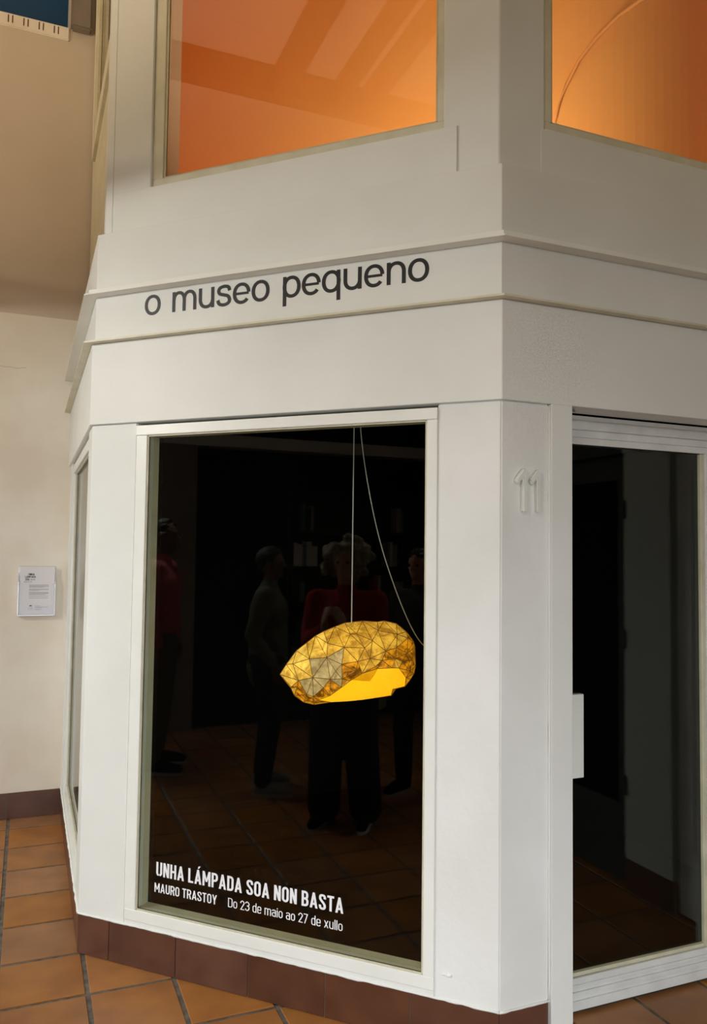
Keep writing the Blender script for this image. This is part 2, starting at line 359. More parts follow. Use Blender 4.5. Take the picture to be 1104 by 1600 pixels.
# orange room: walls behind the upper windows
K = Vector((2.75, 3.03)); KA = Vector((.55, 4.75)); KB = Vector((3.5, 3.20))
bm = bmesh.new()
ca, cb = K + (KA - K).normalized() * .55, K + (KB - K).normalized() * .5
cur = [KA] + [ca * (1 - t) ** 2 + K * 2 * t * (1 - t) + cb * t * t for t in [q / 16 for q in range(17)]] + [KB]
for p, q in zip(cur[:-1], cur[1:]): prism(bm, [p, q, q + Vector((.05, .09)), p + Vector((.05, .09))], 2.90, 6.6)
prism(bm, [KB, (3.5, 2.25), (3.6, 2.25), (3.6, 3.3)], 2.90, 6.6)
wn_ = (KA - K).normalized(); wn_ = Vector((-wn_.y, wn_.x)); 
if wn_.y > 0: wn_ = -wn_
arcp = []
for (x, y) in ((862, 205), (872, 165), (885, 130), (903, 95), (930, 60), (965, 25), (1000, 0), (1040, -25)):
    d = FW + RT * ((x - 552) / 1236.78) - UP * ((y - 800) / 1236.78); o_ = Vector((0, 0, 1.6))
    t_ = (Vector((K.x, K.y, 0)) - o_).dot(Vector((wn_.x, wn_.y, 0))) / d.dot(Vector((wn_.x, wn_.y, 0))); arcp.append(o_ + d * t_)
ab = bmesh.new(); tube(ab, [p - Vector((wn_.x, wn_.y, 0)) * .005 for p in arcp], .009, 8); struct(obj('trim_crease', ab, noisy(M('dark_crease_orange', (.6, .25, .08), .8), (.70, .31, .10), (.76, .34, .115), 3), smooth=True), 'curved crease on the wall of the upper room, imitated by a darker tube')  # darker orange tube imitates the dark line of a crease
struct(obj('wall_upper_back', bm, ORANGE), 'orange walls of the room above the shop')
bm = bmesh.new(); prism(bm, [off(PLAN, -.2 * SGN)[1] + Vector((.05, .05)), off(PLAN, -.2 * SGN)[2], (3.3, 2.4), (3.4, 5.1), (.38, 5.1)], 5.2, 5.3)
struct(obj('ceiling_upper', bm, ORANGE))
bm = bmesh.new(); fbox(bm, LE, .0, D, 2.9, 5.2, -.25, -.2); struct(obj('wall_upper_inner_left', bm, ORANGE))

# ------------------------------------------------------------------ glass door
DD = -.13
door = struct(thing('door_1', 'white framed glass door beside the number eleven', 'door', RI.P(.65, 0, DD))); del door['category']
def dpart(nm, u0, u1, z0, z1, d0, d1, mat=ALU, b=.0015):
    bm = bmesh.new(); fbox(bm, RI, u0, u1, z0, z1, d0, d1); bev(bm, b); return obj(nm, local(bm, door), mat, door)
bm = bmesh.new()       # ribbed bottom rail
for (a, b, d) in ((.014, .046, .004), (.048, .060, -.002), (.062, .076, .004), (.078, .088, -.002), (.090, .102, .004), (.104, .126, .006)):
    fbox(bm, RI, .274, 1.115, a, b, DD - .03, DD + d)
bev(bm, .0015); fbox(bm, RI, .274, 1.115, .014, .126, DD - .031, DD - .004)
obj('bottom_rail', local(bm, door), ALU, door)
bm = bmesh.new()
for (a, b, d) in ((2.000, 2.024, .004), (2.026, 2.052, -.001), (2.054, 2.086, .006)):
    fbox(bm, RI, .274, 1.115, a, b, DD - .03, DD + d)
bev(bm, .0015); fbox(bm, RI, .274, 1.115, 2.000, 2.086, DD - .031, DD - .004)
obj('top_rail', local(bm, door), ALU, door)
dpart('side_stile', 1.012, 1.113, .126, 2.0, DD - .03, DD + .004)
dpart('glazing_bead', .995, 1.012, .126, 2.0, DD - .02, DD - .004, BEAD)
dpart('side_stile', .274, .34, .126, 2.0, DD - .03, DD + .004)
dpart('glazing_bead', .34, 1.0, .126, .140, DD - .02, DD - .004, BEAD)
bm = bmesh.new(); fbox(bm, RI, .335, 1.0, .13, 2.002, DD - .018, DD - .012); obj('glass_pane', local(bm, door), GLASS, door)
tag(dpart('push_plate', .355, .423, .815, 1.107, DD - .011, DD + .012, FRAME), 'white rectangular plate at the left edge of the glass')
bm = bmesh.new(); fbox(bm, RI, .274, 1.115, 2.086, 2.098, DD - .06, DD + .03); struct(obj('trim_13', bm, ALU), 'door track under the fascia')
bm = bmesh.new(); fbox(bm, RI, .273, 1.115, .000, .014, DD - .05, DD - .012); struct(obj('trim_14', bm, GASKET), 'dark strip standing in for the shade in the gap under the door')  # dark box drawn in place of the shade below the bottom rail
bm = bmesh.new()       # flaking paint at the top left of the door opening
for q in range(7):
    bmesh.ops.create_icosphere(bm, subdivisions=1, radius=.004 + .003 * random.random(), matrix=Matrix.Translation(RI.P(.276 + .005 * q, 2.099 - .004 * random.random(), -.02 + .01 * random.random())))
struct(obj('trim_15', bm, GREYB))

# ------------------------------------------------------------------ far cream wall
bm = bmesh.new(); fbox(bm, FA, -3.7, .30, .154, 3.018, -.25, 0); struct(obj('wall_far', bm, CREAM), 'cream far wall with the leaflet holder')
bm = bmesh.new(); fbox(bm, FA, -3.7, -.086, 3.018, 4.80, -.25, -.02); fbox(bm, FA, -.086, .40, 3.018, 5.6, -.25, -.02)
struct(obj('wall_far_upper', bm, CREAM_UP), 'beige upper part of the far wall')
bm = bmesh.new(); fbox(bm, FA, -3.7, -.086, 4.80, 4.885, -.25, -.008); bev(bm, .006, 2); s_ = struct(obj('trim_16', bm, CREAM), 'broken brick edge below the blue opening')
for q in range(16):
    for e in (-.012, .012):
        bm = bmesh.new(); fbox(bm, FA, -.165 - q * .088 + e - .003, -.165 - q * .088 + e + .003, 4.825, 4.872, -.02, -.0065); obj('brick_mark', bm, SKIRT, s_)
bm = bmesh.new(); fbox(bm, FA, -3.7, -.086, 4.885, 6.6, -.6, -.5); struct(obj('wall_blue_panel', bm, BLUE), 'dark blue surface beyond the opening')
bm = bmesh.new(); fbox(bm, FA, -.082, .045, 4.865, 6.2, -.02, .05); bev(bm, .012, 2); struct(obj('trim_17', bm, GREYB), 'grey rendered beam end at the top left')
bm = bmesh.new(); tube(bm, [FA.P(-.90 + .03 * q, 2.69 + .012 * noise.noise(Vector((q * .6, 0, 3))), -.0005) for q in range(22)], .0012, 4)
tag(struct(obj('trim_18', bm, GREYB)), 'thin wavy crack in the plaster')

# ------------------------------------------------------------------ lettering
def arc(cx, cy, rx, ry, a0, a1, n=10, e=1.0):
    out = []
    for i in range(n + 1):
        a = math.radians(a0 + (a1 - a0) * i / n); c, q = math.cos(a), math.sin(a)
        out.append((cx + rx * math.copysign(abs(c) ** e, c), cy + ry * math.copysign(abs(q) ** e, q)))
    return out
def smooth_path(P, n=6):
    out = []
    for i in range(len(P) - 1):
        p0, p1, p2, p3 = [Vector(q) for q in (P[max(i - 1, 0)], P[i], P[i + 1], P[min(i + 2, len(P) - 1)])]
        for q in range(n):
            t = q / n; out.append(tuple(.5 * ((2 * p1) + (p2 - p0) * t + (2 * p0 - 5 * p1 + 4 * p2 - p3) * t * t + (3 * p1 - p0 - 3 * p2 + p3) * t ** 3)))
    return out + [tuple(P[-1])]
def ribbon(P, t, closed=False, th=None):
    """flat stroke of width t along P (th: width of its level stretches); list of quads"""
    th = th or t
    P = [Vector(p) for p in P]; n = len(P); Lf, Rg = [], []
    for i in range(n):
        a = P[(i - 1) % n] if (closed or i) else P[0]; b = P[(i + 1) % n] if (closed or i < n - 1) else P[-1]
        d1 = (P[i] - a); d2 = (b - P[i])
        if d1.length < 1e-9: d1 = d2
        if d2.length < 1e-9: d2 = d1
        n1 = Vector((-d1.y, d1.x)).normalized(); n2 = Vector((-d2.y, d2.x)).normalized(); m_ = n1 + n2; m_ = m_ / max(.35, m_.dot(n1))
        h = Vector((m_.x * t / 2, m_.y * th / 2)); Lf.append(P[i] + h); Rg.append(P[i] - h)
    return [(Lf[i], Lf[(i + 1) % n], Rg[(i + 1) % n], Rg[i]) for i in range(n if closed else n - 1)]
def bar(x0, x1, y0, y1): return [((x0, y0), (x1, y0), (x1, y1), (x0, y1))]
def G_helv(c):
    t, th = .190, .160; lo, hi = -.02, 1.02; ry = (hi - lo) / 2 - th / 2; E = .93
    def arch(xa, xb): r = (xb - xa) / 2; return ribbon([(xa, .56)] + arc((xa + xb) / 2, .56, r, hi - th / 2 - .56, 180, 0, 14, E) + [(xb, 0)], t, th=th)
    if c == 'o': return ribbon(arc(.53, .5, .40, ry, 0, 354, 40, E), t, True, th), 1.06
    if c == 'e': return ribbon(arc(.53, .5, .40, ry, 3, 322, 36, E), t, th=th) + bar(.13, .93, .435, .555), 1.06
    if c == 'n': return bar(.08, .08 + t, 0, 1) + arch(.08 + t / 2, .90), 1.06
    if c == 'm': return bar(.08, .08 + t, 0, 1) + arch(.08 + t / 2, .80) + arch(.80, 1.435), 1.60
    if c == 'u': return [tuple((1.06 - x, 1 - y) for x, y in q) for q in G_helv('n')[0]], 1.06
    if c in 'pq':
        g = bar(.09, .09 + t, -.39, 1) + ribbon(arc(.555, .5, .385, ry, 0, 354, 40, E), t, True, th)
        return (g if c == 'p' else [tuple((1.06 - x, y) for x, y in q) for q in g]), 1.06
    if c == 's': return ribbon(smooth_path([(.80, .72), (.72, .90), (.49, .95), (.25, .89), (.17, .74), (.25, .60), (.48, .53), (.70, .46), (.80, .29), (.73, .12), (.48, .045), (.22, .11), (.13, .30)]), t, th=th), .95
    return [], .60
def G_cond(c, t, W=.50):
    """condensed rounded grotesque, cap height 1, x height .74"""
    if c == ' ': return [], .26
    th = t * .86; sb = .045; r = .17
    def rr(x0, x1, y0, y1, w=t): # rounded rectangle centre line
        rx = min((x1 - x0) / 2, r); ry = min((y1 - y0) / 2, r)
        return ribbon(arc(x1 - rx, y1 - ry, rx, ry, 0, 90, 5) + arc(x0 + rx, y1 - ry, rx, ry, 90, 180, 5) + arc(x0 + rx, y0 + ry, rx, ry, 180, 270, 5) + arc(x1 - rx, y0 + ry, rx, ry, 270, 360, 5), t, True, th)
    h = t / 2; hv = th / 2; q = []
    def dia(xa, ya, xb, yb, k=1.05): return [((xa, ya), (xa + t * k, ya), (xb + t * k, yb), (xb, yb))]
    def bowl(y0, y1, w): rx = min(w - h - h, r); ry = min((y1 - y0) / 2 - hv, r); return ribbon([(h, y1 - hv)] + arc(w - h - rx, y1 - hv - ry, rx, ry, 90, 0, 5) + arc(w - h - rx, y0 + hv + ry, rx, ry, 0, -90, 5) + [(h, y0 + hv)], t, th=th)
    if c == 'U': q = ribbon([(h, 1)] + arc(h + r, hv + r, r, r, 180, 270, 5) + arc(W - h - r, hv + r, r, r, 270, 360, 5) + [(W - h, 1)], t, th=th)
    elif c == 'N': q = bar(0, t, 0, 1) + bar(W - t, W, 0, 1) + dia(W - t * 1.05, 0, 0, 1)
    elif c == 'H': q = bar(0, t, 0, 1) + bar(W - t, W, 0, 1) + bar(t * .5, W - t * .5, .5 - hv, .5 + hv)
    elif c in 'AÁ':
        W = .56; q = [((0, 0), (t, 0), (W / 2 + h * .9, 1), (W / 2 - h * .9, 1)), ((W - t, 0), (W, 0), (W / 2 + h * .9, 1), (W / 2 - h * .9, 1))] + bar(.13, W - .13, .20, .20 + th)
        if c == 'Á': q += [((W / 2 - .03, 1.08), (W / 2 + .07, 1.08), (W / 2 + .20, 1.25), (W / 2 + .05, 1.25))]
    elif c == 'L': W = .42; q = bar(0, t, 0, 1) + bar(0, W, 0, th)
    elif c == 'M': W = .64; q = bar(0, t, 0, 1) + bar(W - t, W, 0, 1) + [((0, 1), (t * 1.0, 1), (W / 2 + h * .75, .28), (W / 2 - h * .75, .28)), ((W - t, 1), (W, 1), (W / 2 + h * .75, .28), (W / 2 - h * .75, .28))]
    elif c == 'P': q = bar(0, t, 0, 1) + bowl(.40, 1, W)
    elif c == 'D': q = bar(0, t, 0, 1) + bowl(0, 1, W)
    elif c == 'B': q = bar(0, t, 0, 1) + bowl(0, .57, W) + bowl(.57 - th, 1, W - .02)
    elif c == 'R': q = bar(0, t, 0, 1) + bowl(.42, 1, W) + [((W - t, 0), (W + .01, 0), (W * .62 + h, .45), (W * .62 - h, .45))]
    elif c == 'O': q = rr(h, W - h, hv, 1 - hv)
    elif c == 'S': q = ribbon(smooth_path([(W - h, .70), (W - h, .80), (W - h - .05, .90), (W / 2, 1 - hv), (h + .05, .90), (h, .78), (h + .04, .64), (W / 2, .51), (W - h - .04, .36), (W - h, .22), (W - h - .05, .10), (W / 2, hv), (h + .05, .10), (h, .20), (h, .30)], 4), t, th=th)
    elif c == 'T': W = .48; q = bar(0, W, 1 - th, 1) + bar(W / 2 - h, W / 2 + h, 0, 1)
    elif c == 'Y': W = .54; q = bar(W / 2 - h, W / 2 + h, 0, .45) + [((0, 1), (t, 1), (W / 2 + h, .40), (W / 2 - h, .40)), ((W - t, 1), (W, 1), (W / 2 + h, .40), (W / 2 - h, .40))]
    elif c == '2': W = .45; q = ribbon(smooth_path([(h, .70), (h, .82), (W / 2, 1 - hv), (W - h, .80), (W - h - .03, .62), (h + .03, th)], 5), t, th=th) + bar(0, W, 0, th)
    elif c == '3': W = .45; q = ribbon(smooth_path([(h, .78), (h + .02, .88), (W / 2, 1 - hv), (W - h, .80), (W - h - .02, .60), (W / 2 - .03, .53)], 5), t, th=th) + ribbon(smooth_path([(W / 2 - .03, .53), (W - h - .01, .46), (W - h, .22), (W / 2, hv), (h + .02, .12), (h, .24)], 5), t, th=th)
    elif c == '7': W = .44; q = bar(0, W, 1 - th, 1) + dia(.06, 0, W - t * 1.05, 1 - hv)
    else:
        x = .74; W = .43
        if c == 'o': q = rr(h, W - h, hv, x - hv)
        elif c == 'e': q = ribbon([(W - h, .36)] + arc(W - h - .12, x - hv - .12, .12, .12, 0, 90, 5) + arc(h + .12, x - hv - .12, .12, .12, 90, 180, 5) + arc(h + .12, hv + .12, .12, .12, 180, 270, 5) + arc(W - h - .12, hv + .12, .12, .12, 270, 355, 5), t, th=th) + bar(h, W, .33, .33 + th * .8)
        elif c == 'd': q = rr(h, W - h, hv, x - hv) + bar(W - t, W, 0, 1)
        elif c == 'a': q = bar(W - t, W, 0, x - .13) + ribbon([(W - h, x - .14)] + arc(W - h - .12, x - hv - .12, .12, .12, 0, 90, 5) + arc(h + .12, x - hv - .12, .12, .12, 90, 170, 5), t, th=th) + rr(h, W - h, hv, .44)
        elif c == 'i': W = t; q = bar(0, t, 0, x) + bar(0, t, .85, .85 + t)
        elif c == 'l': W = t; q = bar(0, t, 0, 1)
        elif c == 'm': W = .70; q = bar(0, t, 0, x) + ribbon([(h, x - .2)] + arc(h + .12, x - hv - .12, .12, .12, 180, 90, 5) + arc(W / 2 - .10, x - hv - .10, .10, .10, 90, 0, 5) + [(W / 2, 0)], t, th=th) + ribbon([(W / 2, x - .2)] + arc(W / 2 + .12, x - hv - .12, .12, .12, 180, 90, 5) + arc(W - h - .12, x - hv - .12, .12, .12, 90, 0, 5) + [(W - h, 0)], t, th=th)
        elif c == 'u': q = ribbon([(h, x)] + arc(h + .13, hv + .13, .13, .13, 180, 270, 5) + arc(W - h - .13, hv + .13, .13, .13, 270, 360, 5), t, th=th) + bar(W - t, W, 0, x)
        elif c == 'x': q = dia(0, 0, W - t * 1.05, x) + dia(W - t * 1.05, 0, 0, x)
    return q, W + sb * 2
def letters(s, F, ua, ub, zbase, hgt, d, thick, glyph, flip=False):
    """write s between u=ua and u=ub; returns one bmesh per letter"""
    x = 0; runs = []
    for c in s:
        q, adv = glyph(c); runs.append((x, q)); x += adv
    xs = [x0 + p[0] for x0, q in runs for f in q for p in f]; lo, hi = min(xs), max(xs)
    out = []
    for x0, q in runs:
        if not q: continue
        bm = bmesh.new()
        for k, f in enumerate(q):
            vv = [bm.verts.new(F.P(ua + (ub - ua) * (x0 + p[0] - lo) / (hi - lo), zbase + p[1] * hgt, d + thick + k * 2e-6)) for p in f]
            bm.faces.new(vv)
            if thick:
                A = [F.P(ua + (ub - ua) * (x0 + p[0] - lo) / (hi - lo), zbase + p[1] * hgt, d) for p in f]; A = [bm.verts.new(p) for p in A]
                for i in range(4): bm.faces.new((vv[i], A[i], A[(i + 1) % 4], vv[(i + 1) % 4]))
        out.append(bm)
    return out
def join(bms):
    a = bmesh.new()
    for b in bms:
        me = bpy.data.meshes.new('t'); b.to_mesh(me); b.free(); a.from_mesh(me); bpy.data.meshes.remove(me)
    return a
sign = thing('shop_sign', 'black lowercase lettering o museo pequeno on the cream band', 'sign', FR.P(.84, 2.54, 0))
for b in letters('o museo pequeno', FR, 1.436, .25, 2.5345, .0795, .0002, .0008, G_helv): obj('letter', local(b, sign), LETTER, sign)
dg = -.0055
for txt, ua, ub, zb, h, t in (('UNHA LÁMPADA SOA NON BASTA', 1.318, .541, .3585, .0525, .165),
                              ('MAURO TRASTOY', 1.324, 1.047, .2985, .034, .145),
                              ('Do 23 de maio ao 27 de xullo', .999, .543, .3000, .033, .100)):
    bm = join(letters(txt, FR, ua, ub, zb, h, dg, .0003, lambda c: G_cond(c, t)))
    bmesh.ops.transform(bm, matrix=Matrix.Translation(-W1.location), verts=bm.verts)
    o = obj('lettering', bm, WLETTER); o.parent = PANE1; tag(o, 'white condensed vinyl lettering'); o['kind'] = 'stuff'
# numerals 11
num = thing('house_number', 'raised white number eleven on the pillar beside the door', 'number', RI.P(.095, 1.74, 0))
for (us, zf, zt, zb, w) in ((.082, 1.79, 1.880, 1.737, .018), (.136, 1.79, 1.879, 1.737, .015)):
    bm = bmesh.new()
    pts = [(us - w * .5, zb), (us + w * .5, zb), (us + w * .5, zt), (us - w * .4, zt + .001), (us - w * .5 - .028, zt - .036), (us - w * .5 - .018, zt - .052), (us - w * .5, zt - .030)]
    A = [bm.verts.new(RI.P(a, b, 0)) for a, b in pts]
    cx = sum(a for a, b in pts) / len(pts)
    B = [bm.verts.new(RI.P(a, b, .019)) for a, b in pts]
    n = len(pts); bm.faces.new(A); bm.faces.new(B[::-1])
    for i in range(n): bm.faces.new((A[i], B[i], B[(i + 1) % n], A[(i + 1) % n]))
    bev(bm, .004, 2); obj('numeral', local(bm, num), WHITE, num)

# ------------------------------------------------------------------ leaflet holder
hold = thing('leaflet_holder', 'white acrylic leaflet holder fixed to the cream wall', 'leaflet holder', FA.P(-.172, 1.20, 0))
def hpart(nm, x0, x1, z0, z1, d0, d1, mat, b=.001):
    bm = bmesh.new(); fbox(bm, FA, x0, x1, z0, z1, d0, d1); bev(bm, b); return obj(nm, local(bm, hold), mat, hold)
hpart('back_plate', -.277, -.068, 1.20, 1.492, .001, .004, ACRYL)
hpart('bottom_tray', -.277, -.068, 1.196, 1.202, .004, .042, ACRYL)
for x in (-.277, -.072):
    bm = bmesh.new(); A = [FA.P(x, 1.198, .001), FA.P(x, 1.198, .042), FA.P(x, 1.40, .042), FA.P(x, 1.455, .012), FA.P(x, 1.455, .001)]
    a = [bm.verts.new(p) for p in A]; b = [bm.verts.new(p + Vector((.004, 0, 0))) for p in A]
    bm.faces.new(a); bm.faces.new(b[::-1])
    for i in range(5): bm.faces.new((a[i], b[i], b[(i + 1) % 5], a[(i + 1) % 5]))
    obj('side_cheek', local(bm, hold), ACRYL, hold)
for (x0, x1, z0, z1) in ((-.273, -.254, 1.202, 1.39), (-.088, -.072, 1.202, 1.39), (-.254, -.088, 1.202, 1.262)):
    hpart('front_lip', x0, x1, z0, z1, .0395, .0415, GLASSC, .0004)
leaf = thing('leaflet_stack', 'stack of white printed leaflets standing in the acrylic holder', 'leaflets', FA.P(-.172, 1.203, .02))
def lpart(nm, x0, x1, z0, z1, d0, d1, mat):
    bm = bmesh.new(); fbox(bm, FA, x0, x1, z0, z1, d0, d1); return obj(nm, local(bm, leaf), mat, leaf)
for q in range(4): lpart('leaflet', -.270 + .001 * q, -.076 + .0006 * q, 1.203, 1.4895 - .002 * (q % 2), .006 + .008 * q, .0135 + .008 * q, PAPER)
dz = .0378
for s, ua, ub, zb, h, mt in (('UNHA', -.221, -.187, 1.437, .0125, LETTER), ('LÁMPADA', -.239, -.180, 1.4225, .0120, LETTER), ('SOA', -.237, -.215, 1.407, .0125, LETTER), ('NON', -.209, -.184, 1.408, .0095, INKP), ('BASTA', -.243, -.200, 1.394, .0095, INKP)):
    o = obj('print', local(join(letters(s, FA, ua, ub, zb, h, dz, .0003, lambda c: G_cond(c, .17))), leaf), mt, leaf); o['kind'] = 'stuff'
z = 1.379
bm = bmesh.new()
for nlines in (4, 3, 4, 1, 1):
    for q in range(nlines):
        x = -.214; end = -.106 if q < nlines - 1 or nlines == 1 else -.106 - .05 * random.random() - .01
        while x < end:
            wd = random.uniform(.004, .012); fbox(bm, FA, x, min(end, x + wd), z, z + .0021, dz, dz + .0002); x += wd + .0015
        z -= .0048
    z -= .0052
fbox(bm, FA, -.180, -.150, 1.253, 1.2548, dz, dz + .0002); fbox(bm, FA, -.180, -.106, 1.2465, 1.2482, dz, dz + .0002)
fbox(bm, FA, -.180, -.138, 1.242, 1.2436, dz, dz + .0002); fbox(bm, FA, -.180, -.143, 1.233, 1.2352, dz, dz + .0002)
fbox(bm, FA, -.217, -.191, 1.2315, 1.2332, dz, dz + .0002)
o = obj('fine_print', local(bm, leaf), INKG, leaf); o['kind'] = 'stuff'
bm = bmesh.new(); c = [FA.P(-.204 + .0085 * math.cos(a * PI / 8), 1.2525 + .008 * math.sin(a * PI / 8), dz + .0003) for a in range(9)]
bm.faces.new([bm.verts.new(p) for p in c]); obj('emblem', local(bm, leaf), LETTER, leaf)
o = obj('print', local(join(letters('museo', FA, -.217, -.191, 1.2395, .0050, dz, .0002, G_helv)), leaf), INKG, leaf); o['kind'] = 'stuff'

# ------------------------------------------------------------------ faceted lamp
LC = FR.P(.66, 0, -.47)            # plan position behind the glass
def px2dir(x, y): return FW + RT * ((x - 552) / 1236.78) - UP * ((y - 800) / 1236.78)
# lamp centre from the sight line through its middle, meeting a plane 0.47 m behind the glass
dvec = px2dir(545, 1035); o3 = Vector((0, 0, 1.6)); pn = Vector((S5, S5, 0)); tt = (LC - o3).dot(pn) / dvec.dot(pn)
CEN = o3 + dvec * tt; DEP = dvec.dot(FW) * tt; SCL = DEP / 1236.78
R2 = Vector((RT.x, RT.y, 0)).normalized(); F2 = Vector((FW.x, FW.y, 0)).normalized()
def LP(zx, zy, dep):
    X = (420 + zx / 4.416 - 545) * SCL; Z = -(940 + zy / 4.416 - 1035) * SCL
    return R2 * X + Vector((0, 0, 1)) * Z + F2 * dep
outl = [(78, 508), (120, 440), (188, 345), (258, 290), (320, 240), (375, 210), (450, 178), (520, 150), (640, 135), (745, 140), (790, 132), (875, 150), (945, 205), (995, 270), (1006, 310), (1010, 440), (1000, 490), (975, 530), (940, 578), (880, 590), (845, 642), (660, 672), (545, 685), (430, 692), (315, 710), (245, 695), (180, 650), (155, 600)]
opening = [(345, 652), (430, 692), (545, 685), (660, 672), (845, 642), (850, 582), (940, 578), (935, 495), (885, 425), (835, 418), (740, 425), (640, 455), (560, 510), (505, 555), (430, 610)]
inner = [(290, 370), (410, 270), (405, 360), (520, 290), (560, 210), (600, 205), (745, 185), (705, 245), (655, 290), (795, 310), (865, 290), (875, 210), (940, 330), (950, 240), (610, 380), (725, 415), (860, 360), (975, 380), (505, 400), (430, 500), (315, 490), (320, 620), (220, 515), (175, 415), (165, 575), (210, 560), (510, 492), (600, 440), (275, 610), (385, 560), (690, 355), (770, 370), (905, 380), (465, 440), (960, 450), (385, 630)]
def inpoly(p, poly):
    c = False; n = len(poly); j = n - 1
    for i in range(n):
        a, b = poly[i], poly[j]
        if (a[1] > p[1]) != (b[1] > p[1]) and p[0] < (b[0] - a[0]) * (p[1] - a[1]) / (b[1] - a[1]) + a[0]: c = not c
        j = i
    return c
def dist_out(p):
    best = 1e9
    for a, b in zip(outl, outl[1:] + outl[:1]):
        A = Vector(a); B = Vector(b); P = Vector(p); t = max(0, min(1, (P - A).dot(B - A) / (B - A).length_squared)); best = min(best, (A + (B - A) * t - P).length)
    return best
pts = []
def addp(p):
    for i, q in enumerate(pts):
        if abs(q[0] - p[0]) + abs(q[1] - p[1]) < 3: return i
    pts.append(p); return len(pts) - 1
io = [addp(p) for p in outl]; ii = [addp(p) for p in opening]; [addp(p) for p in inner]
edges = [(io[i], io[(i + 1) % len(io)]) for i in range(len(io))] + [(ii[i], ii[(i + 1) % len(ii)]) for i in range(len(ii))]
vs, es, fs, _, _, _ = delaunay_2d_cdt([Vector(p) for p in pts], edges, [], 0, 1e-3)
def bulge(p, A):
    t = min(1, dist_out(p) / 235.0); return A * math.sqrt(max(0, 1 - (1 - t) ** 2))
lamp = thing('pendant_lamp', 'glowing golden faceted paper pendant lamp hanging behind the shop window', 'lamp', CEN)
def emis(name, cA, cB, strength, scale=22, ctr=.5, dark=False):
    m = bpy.data.materials.new(name); m.use_nodes = True; nt = m.node_tree; N = nt.nodes; Lk = nt.links
    b = N['Principled BSDF']; b.inputs['Roughness'].default_value = .6; b.inputs['Specular IOR Level'].default_value = .2
    geo = N.new('ShaderNodeNewGeometry'); n = N.new('ShaderNodeTexNoise'); n.inputs['Scale'].default_value = scale; n.inputs['Detail'].default_value = 8; n.inputs['Roughness'].default_value = .7
    n.inputs['Distortion'].default_value = .6
    Lk.new(geo.outputs['Position'], n.inputs[0]); r = N.new('ShaderNodeValToRGB'); r.color_ramp.elements[0].position = ctr - .09; r.color_ramp.elements[1].position = ctr + .11
    r.color_ramp.elements[0].color = (*cA, 1); r.color_ramp.elements[1].color = (*cB, 1); Lk.new(n.outputs['Fac'], r.inputs[0])
    Lk.new(r.outputs[0], b.inputs['Base Color']); Lk.new(r.outputs[0], b.inputs['Emission Color']); b.inputs['Emission Strength'].default_value = strength
    if dark:
        Lk.remove(b.inputs['Base Color'].links[0]); b.inputs['Base Color'].default_value = (.25, .10, .0, 1)
    return m
GOLD = [emis('gold_paper', (.40, .17, .015), (.88, .46, .05), .86, 20), emis('shaded_amber_paper', (.14, .042, .001), (.92, .34, .010), .90, 24), emis('pale_paper', (.30, .19, .075), (.60, .41, .18), .74, 18), emis('bright_gold_paper', (.50, .25, .03), (1.0, .60, .10), .92, 18)]  # per-panel glow paints the lamp's light and dark sides, amber the dark one
INNER = emis('lit_paper_inside', (.98, .50, .010), (1.0, .58, .012), 1.0, 3, dark=True)
FLAP = emis('lit_paper_fold', (.78, .30, .004), (.95, .46, .008), .9, 14, dark=True)
SEAM = M('dark_seam', (.16, .07, .01), .8, emit=(.2, .08, .01), estr=.35)
random.seed(3)
jit = {i: random.uniform(-.014, .014) for i in range(len(vs))}
def depth_f(i):
    p = vs[i]; bd = dist_out(p) < 2
    return 0 if bd else -bulge(p, .15) + jit[i]
def panel(a, b, c, mat, th=.0014, inner_mat=INNER, nm='paper_panel'):
    bm = bmesh.new(); n = (b - a).cross(c - a).normalized(); cen = (a + b + c) / 3
    if n.dot(cen) < 0: n = -n
    f = [bm.verts.new(p) for p in (a, b, c)]; g = [bm.verts.new(p - n * th) for p in (a, b, c)]
    F1 = bm.faces.new(f); F2_ = bm.faces.new(g[::-1]); F2_.material_index = 1
    for i in range(3):
        q = bm.faces.new((f[i], g[i], g[(i + 1) % 3], f[(i + 1) % 3])); q.material_index = 0
    o = obj(nm, bm, mats=[mat, inner_mat], parent=lamp); return o
fv = [LP(v.x, v.y, depth_f(i)) for i, v in enumerate(vs)]
seam_edges = set()
for f in fs:
    c = sum((vs[i] for i in f), Vector((0, 0))) / 3
    if not inpoly(c, outl) or inpoly(c, opening): continue
    x, y = c
    # crease bellies: subdivide orientation handled by jitter; light and shade painted by place on the lamp
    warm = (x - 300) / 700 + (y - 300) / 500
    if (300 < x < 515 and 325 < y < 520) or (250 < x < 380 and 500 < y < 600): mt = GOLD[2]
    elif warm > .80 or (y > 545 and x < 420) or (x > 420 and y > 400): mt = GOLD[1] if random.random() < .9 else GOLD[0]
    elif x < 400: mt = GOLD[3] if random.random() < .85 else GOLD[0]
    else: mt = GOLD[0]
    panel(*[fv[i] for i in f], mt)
    for a, b in ((f[0], f[1]), (f[1], f[2]), (f[2], f[0])): seam_edges.add((min(a, b), max(a, b)))
bm = bmesh.new()
for a, b in seam_edges: tube(bm, [fv[a] + fv[a].normalized() * .0006, fv[b] + fv[b].normalized() * .0006], .0013, 4)
obj('seam_piping', bm, SEAM, lamp)
